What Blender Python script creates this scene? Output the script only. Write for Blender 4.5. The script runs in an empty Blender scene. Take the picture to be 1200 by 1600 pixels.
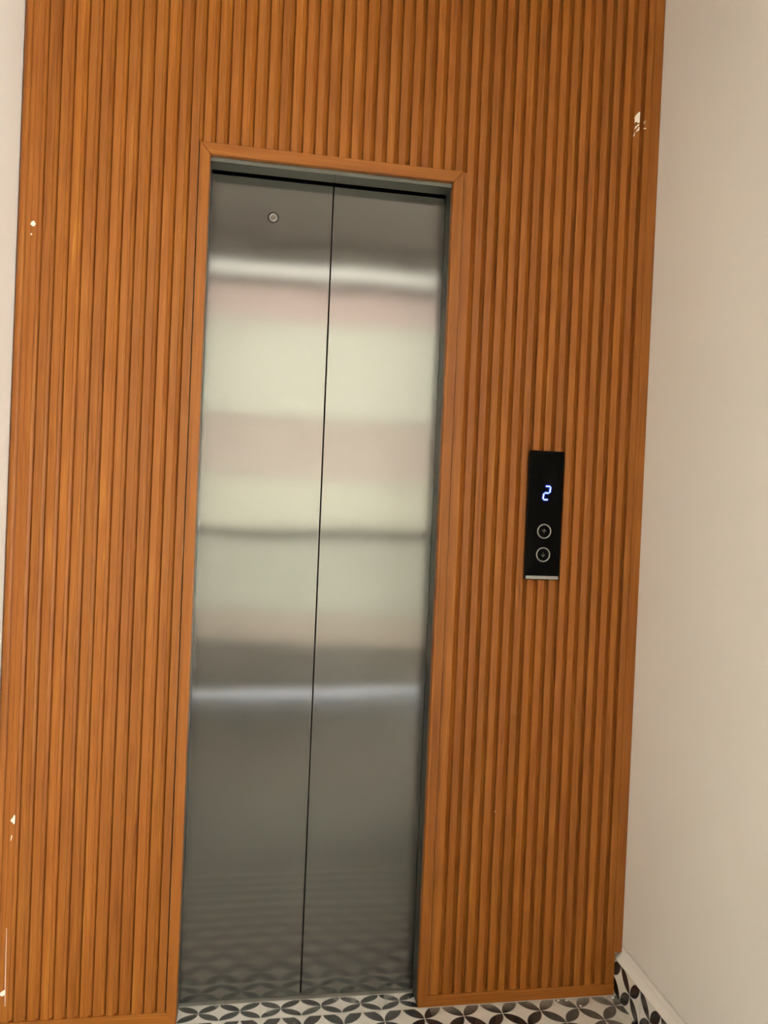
import bpy, bmesh, math, random
from mathutils import Vector, Matrix
random.seed(7)
S = bpy.context.scene
COL = S.collection

# ------------------------------------------------------------------ camera
YAW, PITCH, ROLL, FPX = 0.16740, -0.01138, 0.04235, 1222.08
CAM_LOC = Vector((0.12974, -1.90257, 1.26651))
W, H, XR, XL, D = 0.5913, 2.0713, 1.1369, -0.4235, 0.0741
fwd = Vector((math.sin(YAW)*math.cos(PITCH), math.cos(YAW)*math.cos(PITCH), math.sin(PITCH)))
r0 = Vector((math.cos(YAW), -math.sin(YAW), 0)); u0 = r0.cross(fwd)
cr, sr = math.cos(ROLL), math.sin(ROLL)
rt = cr*r0 + sr*u0; up = -sr*r0 + cr*u0
cam = bpy.data.cameras.new('camera'); camo = bpy.data.objects.new('camera', cam); COL.objects.link(camo)
m = Matrix((rt, up, -fwd)).transposed().to_4x4(); m.translation = CAM_LOC
camo.matrix_world = m
cam.sensor_fit = 'HORIZONTAL'; cam.sensor_width = 36; cam.lens = 36*FPX/1200; cam.clip_start = 0.02
S.camera = camo

# ------------------------------------------------------------------ light and exposure
SKY = 43.0
wd = bpy.data.worlds.new('overcast_sky'); S.world = wd; wd.use_nodes = True
bg = wd.node_tree.nodes['Background']; bg.inputs[0].default_value = (1.0, 0.985, 0.95, 1); bg.inputs[1].default_value = SKY
def portal(name, x0, x1, z0, z1, y):
    l = bpy.data.lights.new(name, 'AREA'); l.shape = 'RECTANGLE'; l.size = x1-x0; l.size_y = z1-z0
    l.cycles.is_portal = True
    o = bpy.data.objects.new(name, l); COL.objects.link(o)
    o.location = ((x0+x1)/2, y, (z0+z1)/2); o.rotation_euler = (math.pi/2, 0, 0)
WY = -2.85          # wall behind the photographer
WT = 0.15
CZ = 2.86          # ceiling
CLEAR = (1.74, 3.62, 0.06, 1.62)      # clear window
FROST = (-0.36, 1.36, 0.33, 2.60)      # frosted window, added for the bands reflected in the door
SLOT = (-0.36, 1.36, 2.62, 2.745)  # high slot window, added for the bright band near the door top
LOW = (-0.36, 1.36, 0.0, 0.065)      # added floor-level glass strip for the low pale band in the steel
for nm, r in (('portal_clear', CLEAR), ('portal_frosted', FROST), ('portal_slot', SLOT), ('portal_low', LOW)):
    portal(nm, r[0], r[1], r[2], r[3], WY-WT-0.01)
S.view_settings.view_transform = 'Standard'; S.view_settings.look = 'None'
S.view_settings.gamma = 1; S.view_settings.use_curve_mapping = False
S.view_settings.exposure = 0.0

# ------------------------------------------------------------------ helpers
def tag(o, label=None, cat=None, kind=None, group=None):
    if label: o['label'] = label
    if cat: o['category'] = cat
    if kind: o['kind'] = kind
    if group: o['group'] = group
    return o
def empty(name, loc, label, cat, kind=None):
    o = bpy.data.objects.new(name, None); COL.objects.link(o); o.location = loc; o.empty_display_size = .05
    return tag(o, label, cat, kind)
def obj(name, bm, mat, parent=None, smooth=False):
    bmesh.ops.recalc_face_normals(bm, faces=bm.faces)
    me = bpy.data.meshes.new(name)
    bm.to_mesh(me); bm.free()
    if smooth:
        for p in me.polygons: p.use_smooth = True
    o = bpy.data.objects.new(name, me); COL.objects.link(o)
    if parent is not None:
        o.parent = parent
        w = Vector((0, 0, 0)); q = parent
        while q is not None: w += q.location; q = q.parent
        me.transform(Matrix.Translation(-w))
    for mm in (mat if isinstance(mat, (list, tuple)) else [mat]): me.materials.append(mm)
    return o
def box(bm, x0, x1, y0, y1, z0, z1, bev=0, seg=2):
    vs = [bm.verts.new((x, y, z)) for x in (x0, x1) for y in (y0, y1) for z in (z0, z1)]
    fs = [bm.faces.new([vs[i] for i in f]) for f in ((0,1,3,2),(4,6,7,5),(0,4,5,1),(2,3,7,6),(0,2,6,4),(1,5,7,3))]
    if bev:
        es = list({e for f in fs for e in f.edges})
        bmesh.ops.bevel(bm, geom=es, offset=bev, segments=seg, affect='EDGES', profile=.5)
    return bm
def bx(*a, **k): return box(bmesh.new(), *a, **k)
def prism(bm, pts, y0, y1, bev=0):
    """polygon in x,z pushed along y"""
    a = [bm.verts.new((x, y0, z)) for x, z in pts]; b = [bm.verts.new((x, y1, z)) for x, z in pts]
    n = len(pts); fs = [bm.faces.new(a), bm.faces.new(b[::-1])]
    for i in range(n): fs.append(bm.faces.new((a[i], b[i], b[(i+1) % n], a[(i+1) % n])))
    if bev:
        bmesh.ops.bevel(bm, geom=list(fs[0].edges), offset=bev, segments=2, affect='EDGES', profile=.5)
    return bm
def ring(bm, cx, cz, prof, n=48):
    """lathe round a y axis; prof = [(r, y)]"""
    rows = []
    for r, y in prof:
        if r == 0: rows.append([bm.verts.new((cx, y, cz))]*n)
        else: rows.append([bm.verts.new((cx+r*math.cos(2*math.pi*i/n), y, cz+r*math.sin(2*math.pi*i/n))) for i in range(n)])
    for a, b in zip(rows, rows[1:]):
        for i in range(n):
            vs = []
            for v in (a[i], a[(i+1) % n], b[(i+1) % n], b[i]):
                if v not in vs: vs.append(v)
            if len(vs) > 2: bm.faces.new(vs)
    return bm
def sweep(bm, prof, z0, z1):
    """closed profile in x,y swept along z"""
    a = [bm.verts.new((x, y, z0)) for x, y in prof]; b = [bm.verts.new((x, y, z1)) for x, y in prof]
    n = len(prof)
    bm.faces.new(a); bm.faces.new(b[::-1])
    for i in range(n): bm.faces.new((a[i], b[i], b[(i+1) % n], a[(i+1) % n]))
    return bm

# ------------------------------------------------------------------ materials
class NT:
    def __init__(s, name):
        s.m = bpy.data.materials.new(name); s.m.use_nodes = True; s.t = s.m.node_tree
        s.b = s.t.nodes['Principled BSDF']; s.out = s.t.nodes['Material Output']
    def n(s, typ, **kw):
        o = s.t.nodes.new(typ)
        for k, v in kw.items():
            if k.startswith('i_'): o.inputs[int(k[2:])].default_value = v
            else: setattr(o, k, v)
        return o
    def l(s, a, b): s.t.links.new(a, b)
    def math(s, op, a, b=None, c=None):
        o = s.n('ShaderNodeMath', operation=op)
        for i, v in enumerate((a, b, c)):
            if v is None: continue
            if isinstance(v, (int, float)): o.inputs[i].default_value = v
            else: s.l(v, o.inputs[i])
        return o.outputs[0]
    def mix(s, fac, a, b, typ='MIX'):
        o = s.n('ShaderNodeMix', data_type='RGBA', blend_type=typ)
        for i, v in ((0, fac), (6, a), (7, b)):
            if isinstance(v, (int, float)): o.inputs[i].default_value = v
            elif isinstance(v, tuple): o.inputs[i].default_value = (*v, 1)
            else: s.l(v, o.inputs[i])
        return o.outputs[2]
    def pos(s):
        g = s.n('ShaderNodeNewGeometry'); sp = s.n('ShaderNodeSeparateXYZ'); s.l(g.outputs['Position'], sp.inputs[0])
        return sp.outputs
    def vec(s, x, y, z):
        o = s.n('ShaderNodeCombineXYZ')
        for i, v in enumerate((x, y, z)):
            if isinstance(v, (int, float)): o.inputs[i].default_value = v
            else: s.l(v, o.inputs[i])
        return o.outputs[0]
    def noise(s, v, scale, detail=3, rough=.5, dist=0):
        o = s.n('ShaderNodeTexNoise'); s.l(v, o.inputs['Vector'])
        o.inputs['Scale'].default_value = scale; o.inputs['Detail'].default_value = detail
        o.inputs['Roughness'].default_value = rough; o.inputs['Distortion'].default_value = dist
        return o.outputs['Fac']
    def ramp(s, f, stops):
        o = s.n('ShaderNodeValToRGB'); s.l(f, o.inputs[0]); e = o.color_ramp.elements
        while len(e) < len(stops): e.new(.5)
        for k, (p, c) in zip(e, stops): k.position = p; k.color = (*c, 1)
        return o.outputs[0]
    def bump(s, h, strength, dist):
        o = s.n('ShaderNodeBump'); o.inputs['Strength'].default_value = strength; o.inputs['Distance'].default_value = dist
        s.l(h, o.inputs['Height']); s.l(o.outputs[0], s.b.inputs['Normal'])
def simple(name, col, rough=.5, metal=0, **kw):
    k = NT(name); k.b.inputs['Base Color'].default_value = (*col, 1); k.b.inputs['Roughness'].default_value = rough
    k.b.inputs['Metallic'].default_value = metal
    for a, v in kw.items(): k.b.inputs[a].default_value = v
    return k.m

PITCHX, GR = 0.0292, -0.3672      # slat pitch, right edge of the first groove
def wood(name, horizontal=False, tint=(1, 1, 1)):
    k = NT(name); x, y, z = k.pos()
    if horizontal: a, b = z, x
    else: a, b = x, z
    if horizontal: cell = 3.0; cid = k.vec(3.0, 1.0, 0.0)
    else:
        cell = k.math('FLOOR', k.math('DIVIDE', k.math('SUBTRACT', x, GR), PITCHX/2)); cid = k.vec(cell, 1.0, 0.0)
        cell = k.math('FLOOR', k.math('DIVIDE', k.math('SUBTRACT', x, GR), PITCHX)); cid = k.vec(cell, 1.0, 0.0)
    wn = k.n('ShaderNodeTexWhiteNoise', noise_dimensions='3D'); k.l(cid, wn.inputs['Vector'])
    rnd = wn.outputs['Value']
    zoff = k.math('ADD', b, k.math('MULTIPLY', rnd, 17.0))
    # the grain leans and wanders a little along the board
    lean = k.math('MULTIPLY', k.noise(k.vec(k.math('MULTIPLY', a, 8.0), k.math('MULTIPLY', rnd, 9.0), k.math('MULTIPLY', zoff, 3.2)), 1.0, 2), 0.026)
    ax = k.math('ADD', a, lean)
    fine = k.noise(k.vec(k.math('MULTIPLY', ax, 420.0), y, k.math('MULTIPLY', zoff, 7.0)), 1.0, 4, .6)
    mid = k.noise(k.vec(k.math('MULTIPLY', ax, 110.0), y, k.math('MULTIPLY', zoff, 2.4)), 1.0, 3, .55, .6)
    big = k.noise(k.vec(k.math('MULTIPLY', ax, 22.0), y, k.math('MULTIPLY', zoff, 1.7)), 1.0, 2, .5)
    f = k.math('ADD', k.math('MULTIPLY', fine, .44), k.math('ADD', k.math('MULTIPLY', mid, .38), k.math('MULTIPLY', big, .18)))
    c = k.ramp(f, [(.37, (.150*tint[0], .036*tint[1], .0020*tint[2])), (.46, (.250*tint[0], .077*tint[1], .0065*tint[2])),
                   (.56, (.315*tint[0], .108*tint[1], .0120*tint[2])), (.645, (.43*tint[0], .180*tint[1], .023*tint[2]))])
    hue = k.noise(k.vec(k.math('MULTIPLY', a, 9.0), 0.0, k.math('MULTIPLY', zoff, .9)), 1.0, 2)
    c = k.mix(k.math('MULTIPLY', hue, .75), c, (.245*tint[0], .076*tint[1], .016*tint[2]))
    g = k.math('ADD', .90, k.math('MULTIPLY', rnd, .2))
    hs = k.n('ShaderNodeHueSaturation'); k.l(c, hs.inputs['Color']); k.l(g, hs.inputs['Value'])
    k.l(hs.outputs[0], k.b.inputs['Base Color'])
    k.b.inputs['Roughness'].default_value = .42
    k.b.inputs['Specular IOR Level'].default_value = .25
    k.bump(fine, .25, .0006)
    return k.m
WOOD = wood('teak_laminate')
WOODH = wood('teak_laminate_crosswise', True)

def paint(name, col, rough=.55):
    k = NT(name); x, y, z = k.pos(); v = k.vec(x, y, z)
    c = k.mix(k.noise(v, 3.0, 3), tuple(q*.97 for q in col), tuple(min(1, q*1.02) for q in col))
    k.l(c, k.b.inputs['Base Color']); k.b.inputs['Roughness'].default_value = rough
    k.bump(k.noise(v, 90.0, 3), .12, .002)
    return k.m
CREAM = paint('cream_wall_paint', (.81, .78, .73))
CEIL_DIM = paint('darkened_ceiling_paint', (.34, .31, .28))  # ceiling colour darkened to cut bounce light onto the upper cladding
PINK = paint('pinkish_plaster', (.70, .56, .52))

def metal(name, col=(.165, .162, .152), r=.155, aniso=1.0, tangent=True, wave=.0012):
    k = NT(name); b = k.b
    b.inputs['Metallic'].default_value = 1; b.inputs['Roughness'].default_value = r
    b.inputs['Anisotropic'].default_value = aniso
    x, y, z = k.pos()
    st = k.noise(k.vec(k.math('MULTIPLY', x, 1500.0), y, k.math('MULTIPLY', z, 25.0)), 1.0, 2)
    c = k.mix(st, tuple(q*.93 for q in col), col); k.l(c, b.inputs['Base Color'])
    if tangent:
        tn = k.n('ShaderNodeTangent', direction_type='UV_MAP'); tn.uv_map = 'UVMap'; k.l(tn.outputs[0], b.inputs['Tangent'])
    lo = k.noise(k.vec(k.math('MULTIPLY', x, 2.2), y, k.math('MULTIPLY', z, 3.0)), 1.0, 1)
    k.bump(lo, .35, wave*6)
    return k.m
STEEL = metal('brushed_stainless_steel')
JAMB = metal('grey_stainless_jamb', (.155, .16, .14), .42, .0, False, 0)
def uvxz(o):
    me = o.data; uv = me.uv_layers.new(name='UVMap')
    for p in me.polygons:
        for li in p.loop_indices:
            c = me.vertices[me.loops[li].vertex_index].co; uv.data[li].uv = (c.x + c.y*.01, c.z)
    return o
DARK = simple('dark_shaft', (.01, .01, .01), .9)
BLACK = simple('black_glass', (.0022, .0022, .0022), .12, 0, **{'Specular IOR Level': .04})
BODY = simple('black_plastic', (.008, .008, .008), .4)
CHROME = simple('polished_steel', (.42, .41, .385), .30, 1)
SILVER = simple('silver_strip', (.27, .26, .245), .45, .2)
KEYH = simple('keyhole_core', (.16, .15, .14), .35, 1)
GLYPH = simple('grey_print', (.22, .22, .21), .5)
CHIP = simple('bare_white_board', (.86, .79, .69), .7)
CRUMB = simple('plaster_crumb', (.80, .76, .68), .8)
FRAMEM = simple('painted_window_frame', (.10, .095, .085), .5)
def emis(name, col, s):
    k = NT(name); k.b.inputs['Base Color'].default_value = (0, 0, 0, 1)
    k.b.inputs['Emission Color'].default_value = (*col, 1); k.b.inputs['Emission Strength'].default_value = s
    return k.m
LED = emis('blue_white_led', (.42, .66, 1.0), 2.6)
LED_HALO = emis('blue_led_halo', (.003, .012, .48), .8)  # emission for the halo painted round the digit

# patterned cement tile: interlocking circles
def tile_mat(name, mode):
    k = NT(name); x, y, z = k.pos()
    def petals(a, b):
        u = k.math('DIVIDE', k.math('ADD', a, b), .1); v = k.math('DIVIDE', k.math('SUBTRACT', a, b), .1)
        fu = k.math('ABSOLUTE', k.math('SUBTRACT', k.math('FRACT', u), .5)); fv = k.math('ABSOLUTE', k.math('SUBTRACT', k.math('FRACT', v), .5))
        mx = k.math('MAXIMUM', fu, fv); mn = k.math('MINIMUM', fu, fv)
        q = k.math('SUBTRACT', 1.0, mx)
        d = k.math('ADD', k.math('MULTIPLY', q, q), k.math('MULTIPLY', mn, mn))
        mr = k.n('ShaderNodeMapRange'); k.l(d, mr.inputs[0])
        for i, vv in ((1, .475), (2, .505), (3, 1.0), (4, 0.0)): mr.inputs[i].default_value = vv
        return mr.outputs[0]
    def line(a, period, off, w):
        t = k.math('ABSOLUTE', k.math('SUBTRACT', k.math('FRACT', k.math('ADD', k.math('DIVIDE', k.math('SUBTRACT', a, off), period), .5)), .5))
        return k.math('LESS_THAN', t, w/period)
    v3 = k.vec(x, y, z)
    if mode == 'floor':
        fr = k.math('GREATER_THAN', y, 0.0)          # cut row inside the doorway
        near = petals(x, k.math('ADD', y, .040))
        rec = petals(k.math('ADD', x, .05), k.math('DIVIDE', k.math('SUBTRACT', y, .035), .62))
        pat = k.math('ADD', k.math('MULTIPLY', near, k.math('SUBTRACT', 1.0, fr)), k.math('MULTIPLY', rec, fr))
        pat = k.math('MULTIPLY', pat, k.math('LESS_THAN', y, .064))
        gr = k.math('MAXIMUM', line(x, .2, .0, .0011), line(y, .2, 0.001, .0022))
    else:
        pat = petals(k.math('ADD', y, .074), k.math('SUBTRACT', z, .046))
        gr = line(y, .2, -.128, .0011)
    wornn = k.noise(v3, 38.0, 4, .6)
    light = k.mix(k.noise(v3, 12.0, 4), (.72, .69, .63), (.82, .795, .735))
    dark = k.mix(wornn, (.012, .012, .013), (.034, .034, .036))
    c = k.mix(pat, light, dark)
    c = k.mix(gr, c, (.68, .65, .58) if mode == 'floor' else (.40, .40, .34))
    if mode == 'floor':
        # dried mortar smeared along the foot of the cladding
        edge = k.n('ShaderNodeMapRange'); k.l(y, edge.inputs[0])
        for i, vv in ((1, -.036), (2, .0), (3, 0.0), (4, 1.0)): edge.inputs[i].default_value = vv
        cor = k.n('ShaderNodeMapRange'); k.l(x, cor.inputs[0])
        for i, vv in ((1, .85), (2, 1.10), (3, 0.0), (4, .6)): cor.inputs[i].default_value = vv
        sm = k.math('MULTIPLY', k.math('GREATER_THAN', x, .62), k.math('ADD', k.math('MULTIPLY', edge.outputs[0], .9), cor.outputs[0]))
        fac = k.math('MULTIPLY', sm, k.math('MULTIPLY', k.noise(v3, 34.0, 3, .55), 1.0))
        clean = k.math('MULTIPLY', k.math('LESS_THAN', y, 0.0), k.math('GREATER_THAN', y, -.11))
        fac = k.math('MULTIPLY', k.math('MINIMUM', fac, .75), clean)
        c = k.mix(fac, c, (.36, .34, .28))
        sc = k.math('MULTIPLY', k.math('GREATER_THAN', k.noise(v3, 24.0, 3), .62), k.math('MULTIPLY', k.math('GREATER_THAN', y, 0.02), .4))
        c = k.mix(sc, c, (.4, .4, .37))
        mort = k.math('GREATER_THAN', y, .066)
        c = k.mix(mort, c, (.30, .29, .25))
    k.l(c, k.b.inputs['Base Color']); k.b.inputs['Roughness'].default_value = .16
    k.bump(k.noise(v3, 200.0, 2), .05, .001)
    return k.m
TILE = tile_mat('patterned_floor_tile', 'floor')
TILEB = tile_mat('patterned_skirting_tile', 'wall')

def frosted(name, col, t):
    k = NT(name); k.t.nodes.remove(k.b)
    tr = k.n('ShaderNodeBsdfTranslucent'); tr.inputs[0].default_value = (*[q*t for q in col], 1)
    df = k.n('ShaderNodeBsdfDiffuse'); df.inputs[0].default_value = (*[q*.45 for q in col], 1)
    a = k.n('ShaderNodeAddShader'); k.l(tr.outputs[0], a.inputs[0]); k.l(df.outputs[0], a.inputs[1])
    k.l(a.outputs[0], k.out.inputs[0]); return k.m
def clear(name):
    k = NT(name); k.t.nodes.remove(k.b)
    tr = k.n('ShaderNodeBsdfTransparent'); tr.inputs[0].default_value = (.96, .97, .96, 1)
    gl = k.n('ShaderNodeBsdfGlossy'); gl.inputs['Roughness'].default_value = .02
    mx = k.n('ShaderNodeMixShader'); mx.inputs[0].default_value = .06
    k.l(tr.outputs[0], mx.inputs[1]); k.l(gl.outputs[0], mx.inputs[2]); k.l(mx.outputs[0], k.out.inputs[0]); return k.m
GLASS = clear('clear_glass')

# ------------------------------------------------------------------ the room
def struct(name, bm, mat, label, cat='wall'): return tag(obj(name, bm, mat), label, cat, 'structure')
YB, YT = 0.020, 0.16
XO = 3.7
b = bmesh.new()
box(b, XL-WT, -.06, YB, YT, 0, CZ); box(b, .66, XO, YB, YT, 0, CZ); box(b, -.06, .66, YB, YT, 2.14, CZ)
struct('wall_back', b, CREAM, 'plastered wall behind the wood cladding around the elevator')
struct('wall_shaft', bx(-.3, .9, YT, YT+.04, 0, CZ), DARK, 'dark wall of the elevator shaft behind the doors')
struct('wall_left', bx(XL-WT, XL, WY, YB, 0, CZ), CREAM, 'bright cream painted wall left of the wood cladding')
STUB = -1.4
struct('wall_right', bx(XR, XR+.15, STUB, YB, 0, CZ), CREAM, 'cream painted wall right of the wood cladding')
struct('wall_outer', bx(XO, XO+WT, WY, YT, 0, CZ), CREAM, 'cream wall at the far right end of the lobby')
struct('floor', bx(XL-WT, XO+WT, WY-WT, YT, -.05, 0), TILE, 'floor of black and white interlocking circle tiles', 'floor')
struct('ceiling', bx(XL-WT, XO+WT, WY-WT, YT+.04, CZ, CZ+.1), CEIL_DIM, 'greyed ceiling of the lobby, darkened to cut bounce light', 'ceiling')
b = bmesh.new()
xs = [XL-WT, FROST[0], FROST[1], CLEAR[0], CLEAR[1], XO+WT]
box(b, xs[0], xs[1], WY-WT, WY, 0, CZ); box(b, xs[2], xs[3], WY-WT, WY, 0, CZ); box(b, xs[4], xs[5], WY-WT, WY, 0, CZ)
box(b, xs[1], xs[2], WY-WT, WY, LOW[3], FROST[2]); box(b, xs[1], xs[2], WY-WT, WY, SLOT[3], CZ)
box(b, xs[3], xs[4], WY-WT, WY, 0, CLEAR[2]); box(b, xs[3], xs[4], WY-WT, WY, CLEAR[3], CZ)
struct('wall_front', b, CREAM, 'cream wall with windows behind the photographer')
struct('trim_1', bx(FROST[0], FROST[1], WY-WT, WY, FROST[3], SLOT[2]), PINK, 'pinkish plaster beam above the frosted window', 'beam')
# windows with rails; the frosted ones are added to band the door's reflections
def window(name, r, bars, panes, label, vbars=()):
    e = empty(name, ((r[0]+r[1])/2, WY, r[2]), label, 'window', 'structure')
    b = bmesh.new(); t = .035
    box(b, r[0], r[0]+t, WY-.07, WY-.02, r[2], r[3]); box(b, r[1]-t, r[1], WY-.07, WY-.02, r[2], r[3])
    box(b, r[0]+t, r[1]-t, WY-.07, WY-.02, r[2], r[2]+t*.5); box(b, r[0]+t, r[1]-t, WY-.07, WY-.02, r[3]-t*.5, r[3])
    for z, h in bars: box(b, r[0]+t, r[1]-t, WY-.07, WY-.02, z-h/2, z+h/2)
    for x in vbars: box(b, x-.02, x+.02, WY-.072, WY-.018, r[2]+t*.5, r[3]-t*.5)
    obj('window_frame', b, FRAMEM, e)
    for z0, z1, mt in panes: obj('pane', bx(r[0]+t*.5, r[1]-t*.5, WY-.049, WY-.043, z0, z1), mt, e)
    return e
FG = .79  # pane tints and strengths are set to shape the door's reflected bands
window('added_window_1', FROST, [(1.06, .045)], [
    (FROST[2], .57, frosted('frosted_foot', (.95, .88, .80), .285*FG)),
    (.57, 1.06, frosted('frosted_lower', (.92, .92, .84), .32*FG)),
    (1.06, 1.41, frosted('frosted_middle', (1, .99, .90), .355*FG)),
    (1.41, 1.79, frosted('frosted_warm_band', (.98, .91, .85), .345*FG)),
    (1.79, 2.38, frosted('frosted_upper', (.99, .985, .91), .385*FG)),
    (2.38, FROST[3], frosted('frosted_pink', (1, .90, .86), .36*FG))], 'frosted window with a dark rail behind the photographer')
window('added_window_2', SLOT, [], [(SLOT[2], SLOT[3], frosted('frosted_slot', (1, 1, .97), .60*FG))], 'narrow high slot window, added under the ceiling for a bright band in the steel')
window('added_window_4', LOW, [], [(LOW[2]+.001, LOW[3], frosted('frosted_low', (.93, .95, 1), 1.25*FG))], 'low glass strip, added at the wall foot behind the camera for a pale band in the steel')
window('window_3', CLEAR, [], [(CLEAR[2], CLEAR[3], GLASS)], 'large clear window at the open side of the lobby', [(CLEAR[0]+CLEAR[1])/2])

# skirting tile on the right wall, with its rough plaster lip
sk = tag(obj('baseboard_right', bx(XR-.015, XR, STUB, YB, 0, .0925), TILEB), 'patterned black and white tile skirting along the right wall', 'skirting', 'structure')
b = bmesh.new(); n = 60; rows = []
for i in range(n+1):
    y = STUB + (YB-STUB)*i/n
    j = random.uniform(-.0022, .0022); q = random.uniform(0, .002)
    rows.append([b.verts.new(c) for c in ((XR, y, .0925), (XR-.0152-q*.4, y, .0918), (XR-.0142, y, .0945+j*.3), (XR-.005, y, .101+j*.8), (XR-.0015, y, .112+j), (XR, y, .130+j))])
for a, c in zip(rows, rows[1:]):
    for i in range(6): b.faces.new((a[i], c[i], c[(i+1) % 6], a[(i+1) % 6]))
b.faces.new(rows[0]); b.faces.new(rows[-1][::-1])
obj('plaster_lip', b, CREAM, sk, True)

# ------------------------------------------------------------------ fluted wood cladding
ZT = CZ
def profile(x0, x1, left=None, right=None, flat_l=0, flat_r=0):
    """front outline of fluted board from x0 to x1: faces at y=.004, grooves to y=.0135"""
    F, G = .0038, .0134; gw = .0120; e = .0007
    pts = [(x0, YB)]
    if left == 'round':
        for i in range(5):
            a = math.pi/2*i/4; pts.append((x0+.010*(1-math.cos(a)), .011-.012*math.sin(a)))
        for i in range(1, 5):
            a = math.pi/2*i/4; pts.append((x0+.010+.008*math.sin(a), -.001+.0045*(1-math.cos(a))))
        pts += [(x0+.0190, .0040), (x0+.0200, .0022), (x0+.0300, .0024), (x0+.0306, .0036)]
    else: pts.append((x0, F))
    k0 = math.ceil((x0+flat_l-GR)/PITCHX)
    k = k0
    while True:
        R = GR+k*PITCHX; L = R-gw
        if R > x1-flat_r: break
        if L > x0+flat_l:
            pts += [(L-e, F), (L, F+e), (L+.0006, F+.0030), (R-.0018, G), (R-.0012, G+.0010), (R-.0001, G+.0010), (R, F+e), (R+e, F)]
        k += 1
    if right == 'step':
        pts += [(x1-.028, F), (x1-.0275, .0052), (x1-.0262, .0052), (x1-.0257, .0032), (x1-.004, .0032)]
    pts += [(x1, F), (x1, YB)]
    return pts
clad = empty('wood_cladding', (.36, YB, 0), 'orange-brown fluted wood-look cladding covering the wall around the elevator', 'wall cladding')
CW = .0245                                   # casing width
XA, XB, HC = -CW, W+.026, H+.028             # outer edges of the casing
BT = .030                                    # bottom trim height
obj('fluted_panel', sweep(bmesh.new(), profile(XL+.001, XA-.0025, 'round', None, .030), BT, HC), WOOD, clad)
obj('fluted_panel', sweep(bmesh.new(), profile(XL+.001, XR-.0005, 'round', 'step', .030, .035), HC, ZT), WOOD, clad)
NX, NZ = 1.1175, .1115                       # notch over the skirting
pr = profile(XB+.0015, XR-.0005, None, 'step', .006, .035)
obj('fluted_panel', sweep(bmesh.new(), pr, NZ, HC), WOOD, clad)
pr2 = profile(XB+.0015, NX, None, None, .006, .02)
obj('fluted_panel', sweep(bmesh.new(), pr2, BT, NZ), WOOD, clad)
obj('bottom_trim', prism(bmesh.new(), [(XL+.001, 0.001), (0, 0.001), (-BT*.8, BT), (XL+.001, BT)], .0006, YB, .0012), WOODH, clad)
obj('bottom_trim', prism(bmesh.new(), [(W, 0.001), (NX, 0.001), (NX, BT), (W+.026, BT)], .0006, YB, .0012), WOODH, clad)
CHIPS = [
[(1.0787, 2.3058), (1.0819, 2.3072), (1.082, 2.2931), (1.0818, 2.2791), (1.0769, 2.2777), (1.0728, 2.2807), (1.0677, 2.276), (1.0686, 2.2816), (1.0673, 2.2893), (1.0697, 2.2955), (1.0744, 2.3016)],
[(1.0793, 2.2756), (1.0815, 2.2749), (1.0812, 2.2724), (1.0766, 2.2688), (1.0699, 2.2603), (1.0687, 2.261), (1.0707, 2.2677), (1.075, 2.2717)],
[(1.0799, 2.2681), (1.0819, 2.2677), (1.0821, 2.2601), (1.0787, 2.2573), (1.0715, 2.2534), (1.0756, 2.2605), (1.0784, 2.2631)],
[(1.0693, 2.252), (1.0709, 2.2525), (1.0696, 2.2483), (1.0696, 2.2424), (1.0664, 2.2418), (1.0665, 2.2452), (1.0679, 2.2495)],
[(1.0938, 2.2664), (1.0978, 2.2678), (1.1013, 2.2652), (1.0984, 2.264), (1.0938, 2.2646)],
[(1.0973, 2.2859), (1.0984, 2.2847), (1.096, 2.2818), (1.0952, 2.2772), (1.0937, 2.2781), (1.0945, 2.283)]]
CHIPS_L = [
([(-0.3919, 1.8739), (-0.3864, 1.8768), (-0.3825, 1.8699), (-0.386, 1.8638), (-0.3906, 1.8652), (-0.3939, 1.8678)],),
([(-0.3919, 1.8486), (-0.3895, 1.8469), (-0.3908, 1.8429), (-0.3931, 1.8446)],),
([(-0.3814, 0.5136), (-0.3796, 0.5098), (-0.3799, 0.4931), (-0.3821, 0.4913), (-0.3846, 0.496), (-0.3887, 0.498), (-0.3883, 0.5026), (-0.3847, 0.5062)],),
([(-0.3855, 0.466), (-0.3842, 0.4654), (-0.3850, 0.458), (-0.3865, 0.4527), (-0.3873, 0.4544), (-0.3868, 0.4618)],),
([(-0.3983, 0.0998), (-0.395, 0.1033), (-0.3888, 0.1066), (-0.3874, 0.1043), (-0.3882, 0.0954), (-0.3911, 0.0926), (-0.396, 0.0929), (-0.3982, 0.096)],),
([(-0.3895, 0.25), (-0.3889, 0.25), (-0.3869, 0.1161), (-0.386, 0.0684), (-0.3867, 0.0692), (-0.3880, 0.1163)],)]
b = bmesh.new()
for c in CHIPS: prism(b, [(x-.0024, z) for x, z in c], .0033, .0045)
tag(obj('chipped_patch', b, CHIP, clad), 'white chipped patch where the wood film has torn off')
for (c,), grp in zip(CHIPS_L, range(9)):
    b = bmesh.new(); prism(b, c, .0022, .0045)
    tag(obj('chipped_patch', b, CHIP, clad), 'small white chip in the wood film')

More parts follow.
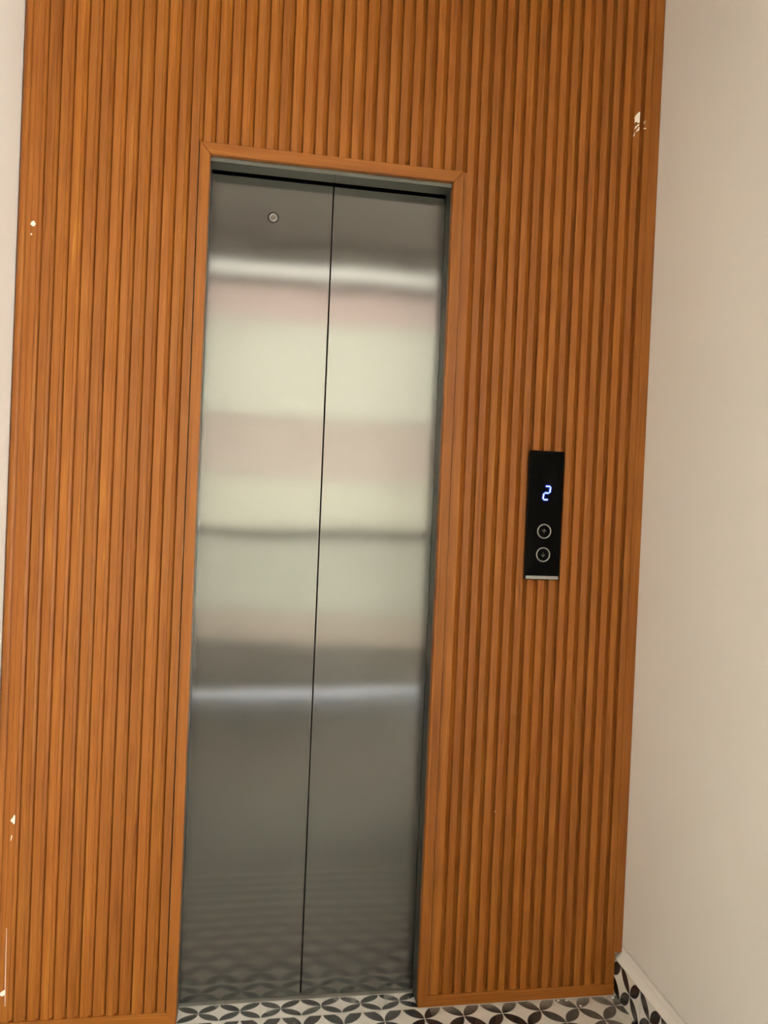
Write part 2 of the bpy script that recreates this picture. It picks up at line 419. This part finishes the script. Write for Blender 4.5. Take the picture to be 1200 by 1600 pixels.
# casing round the opening
cs = empty('door_casing', (W/2, 0, 0), 'mitred orange-brown wooden trim framing the elevator opening', 'door trim')
b = bmesh.new()
for c in ((.7718, .4924), ):
    prism(b, [(c[0]-.0012, c[1]), (c[0], c[1]+.0022), (c[0]+.0013, c[1]+.0004), (c[0]+.0004, c[1]-.0018)], .0030, .0045)
tag(obj('chipped_patch', b, CHIP, clad), 'tiny white fleck on a slat low beside the door')
obj('side_trim', prism(bmesh.new(), [(0, 0.001), (0, H), (XA, HC), (XA, BT*.97), (XA+.0005, BT*.97)], -.0022, YB+.001, .0018), WOOD, cs)
obj('side_trim', prism(bmesh.new(), [(W, 0.001), (W, H), (XB, HC), (XB, BT*.97)], -.0022, YB+.001, .0018), WOOD, cs)
obj('top_trim', prism(bmesh.new(), [(0, H+.0002), (W, H+.0002), (XB, HC), (XA, HC)], -.0022, YB+.001, .0018), WOODH, cs)

# ------------------------------------------------------------------ elevator door
ele = empty('elevator_door', (W/2, D, 0), 'tall brushed stainless steel two-panel elevator door set in the wood wall', 'elevator door')
SX = .3008
ZD = 2.13
def panel(x0, x1):
    o = obj('door_panel', bx(x0, x1, D, D+.03, .004, ZD, bev=.0012), STEEL, ele); return uvxz(o)
pl_ = panel(-.045, SX-.0012)
pr_ = panel(SX+.0012, W+.045)
obj('seam_strip', bx(SX-.004, SX+.004, D+.012, D+.028, .004, ZD), DARK, ele)
kx, kz = .1533, 1.9641
b = ring(bmesh.new(), kx, kz, [(.0112, D+.0005), (.0112, D-.0006), (.0098, D-.0008), (.0094, D-.0030), (.0078, D-.0036), (.0066, D-.0026), (.0062, D-.0002), (0, D-.0002)])
kh = tag(obj('keyhole', b, CHROME, pl_, True), 'round release keyhole near the top of the left door panel')
ring_ = ring(bmesh.new(), kx, kz, [(.0062, D-.0003), (.0048, D-.0016), (0, D-.0020)])
obj('keyhole_core', ring_, KEYH, kh)
ring_ = ring(bmesh.new(), kx, kz, [(.0136, D+.0003), (.0136, D-.0003), (.0108, D-.0003), (.0108, D+.0003)])
obj('keyhole_gap', ring_, DARK, kh)
# surround: side jambs and header with a seam
HZ = H-.010
YJ = D-.0032
obj('jamb', bx(-.05, .0006, YB+.001, YJ, .0, ZD), JAMB, ele)
obj('jamb', bx(W-.0006, W+.05, YB+.001, YJ, .0, ZD), JAMB, ele)
YH = D-.0125
for hx0, hx1 in ((.0006, SX-.0006), (SX+.0006, W-.0006)):
    b = bx(hx0, hx1, .0225, YH, HZ, ZD); box(b, hx0, hx1, .012, .0225, HZ, H-.0004)
    obj('header', b, JAMB, ele)

# ------------------------------------------------------------------ call panel
CX0, CX1, CZ0, CZ1 = .8180, .9088, 1.0882, 1.4165
YP = -.011
cp = empty('elevator_call_panel', ((CX0+CX1)/2, .0038, CZ0), 'slim black glass call panel with a glowing blue 2 on the fluted wood', 'call panel')
obj('backing', bx(CX0+.0015, CX1-.0015, -.006, .0035, CZ0+.0015, CZ1-.0015, bev=.001), BODY, cp)
b = bx(CX0, CX1, YP, -.0055, CZ0, CZ1); 
vert = [e for e in b.edges if abs(e.verts[0].co.y-e.verts[1].co.y) > .003]
bmesh.ops.bevel(b, geom=vert, offset=.003, segments=4, affect='EDGES', profile=.5)
fr = [e for e in b.edges if e.verts[0].co.y < YP+1e-4 and e.verts[1].co.y < YP+1e-4 and len(e.link_faces) == 2 and any(abs(f.normal.y) < .5 for f in e.link_faces)]
b.normal_update()
fr = [e for e in b.edges if e.verts[0].co.y < YP+1e-4 and e.verts[1].co.y < YP+1e-4 and any(abs(f.normal.y) < .5 for f in e.link_faces)]
bmesh.ops.bevel(b, geom=fr, offset=.0008, segments=2, affect='EDGES', profile=.5)
obj('face', b, BLACK, cp)
tag(obj('bottom_strip', bx(CX0+.0018, CX1-.0022, YP-.0006, YP+.001, CZ0+.0020, CZ0+.0105, bev=.0004), SILVER, cp), 'silver strip along the foot of the panel')
# digit 2, seven-segment, leaning right
DX, DZ = .8664, 1.3096; dh, dw, sl = .0170, .0080, .13
def seg(b, p, q, w, y0):
    p = Vector(p); q = Vector(q); d = (q-p).normalized(); nrm = Vector((-d.y, d.x))
    pts = [p-d*w*.0+nrm*w*.5, p-d*w*.5, p-nrm*w*.5, q-nrm*w*.5, q+d*w*.5, q+nrm*w*.5]
    prism(b, [(c.x, c.y) for c in pts], y0, y0+.0004)
def P(u, v): return (DX+u*dw+v*dh*sl, DZ+v*dh)
def digit(w, y0, g=.0):
    b = bmesh.new(); t = .14
    seg(b, P(-.55, 1), P(-.05, 1), w, y0); seg(b, P(.05, 1), P(.62, 1), w, y0)
    seg(b, P(.95, .86), P(.95, .52), w, y0); seg(b, P(.95, .46), P(.95, .14), w, y0)
    seg(b, P(.62, 0), P(.05, 0), w, y0); seg(b, P(-.05, 0), P(-.62, 0), w, y0)
    seg(b, P(-.95, -.14), P(-.95, -.46), w, y0); seg(b, P(-.95, -.52), P(-.95, -.86), w, y0)
    seg(b, P(-.62, -1), P(-.05, -1), w, y0); seg(b, P(.05, -1), P(.55, -1), w, y0)
    return b
dg = tag(obj('digit', digit(.0029, YP-.0006), LED, cp), 'glowing blue-white seven-segment digit 2')
obj('digit_halo', digit(.0085, YP-.0001), LED_HALO, dg)  # painted halo: a wider glowing copy stands in for the LED's light bleed
def button(cz, up_):
    cx = .8636
    b = ring(bmesh.new(), cx, cz, [(.0186, YP+.0002), (.0186, YP-.0016), (.0180, YP-.0024), (.0166, YP-.0024), (.0158, YP-.0014), (.0158, YP-.0004), (0, YP-.0004)], 56)
    for f in b.faces:
        if f.calc_center_median().y > -1: f.material_index = 0
    ro = .0158
    b.normal_update()
    for f in b.faces:
        c = f.calc_center_median()
        if math.hypot(c.x-cx, c.z-cz) < .0150: f.material_index = 1
    o = obj('button', b, [CHROME, BLACK], cp, False)
    for p in o.data.polygons:
        if p.material_index == 0: p.use_smooth = True
    s = 1 if up_ else -1
    a = bmesh.new(); w = .0011; y0 = YP-.0007
    prism(a, [(cx-w/2, cz-.0055*s), (cx+w/2, cz-.0055*s), (cx+w/2, cz+.0045*s), (cx-w/2, cz+.0045*s)], y0, y0+.0003)
    for q in (-1, 1):
        prism(a, [(cx, cz+.0060*s), (cx+q*.0052, cz+.0010*s), (cx+q*.0052, cz-.0007*s), (cx, cz+.0043*s)], y0-.00005, y0+.0003)
    obj('arrow', a, GLYPH, o)
    tag(o, 'upper button with an up arrow' if up_ else 'lower button with a down arrow')
button(1.2120, True); button(1.1527, False)

# ------------------------------------------------------------------ crumbs of plaster at the foot of the cladding
def crumb(x, y, r, sq, label):
    b = bmesh.new(); bmesh.ops.create_icosphere(b, subdivisions=2, radius=r)
    for v in b.verts:
        v.co *= random.uniform(.82, 1.12); v.co.z *= sq; v.co.x *= 1.25
    zmin = min(v.co.z for v in b.verts)
    for v in b.verts: v.co.z -= zmin
    o = obj('plaster_crumb', b, CRUMB, None, False); o.location = (x, y, 0.0); tag(o, label, 'debris')
crumb(1.1085, -.012, .0035, .8, 'pinkish white plaster crumb by the bottom right corner of the wood cladding')
crumb(.960, -.008, .0030, .5, 'flat white plaster crumb under the right bottom trim')
crumb(.982, -.009, .0026, .5, 'tiny white plaster crumb beside the flat one under the bottom trim')
crumb(1.010, -.034, .0030, .4, 'white plaster spot lying on a dark petal near the corner')
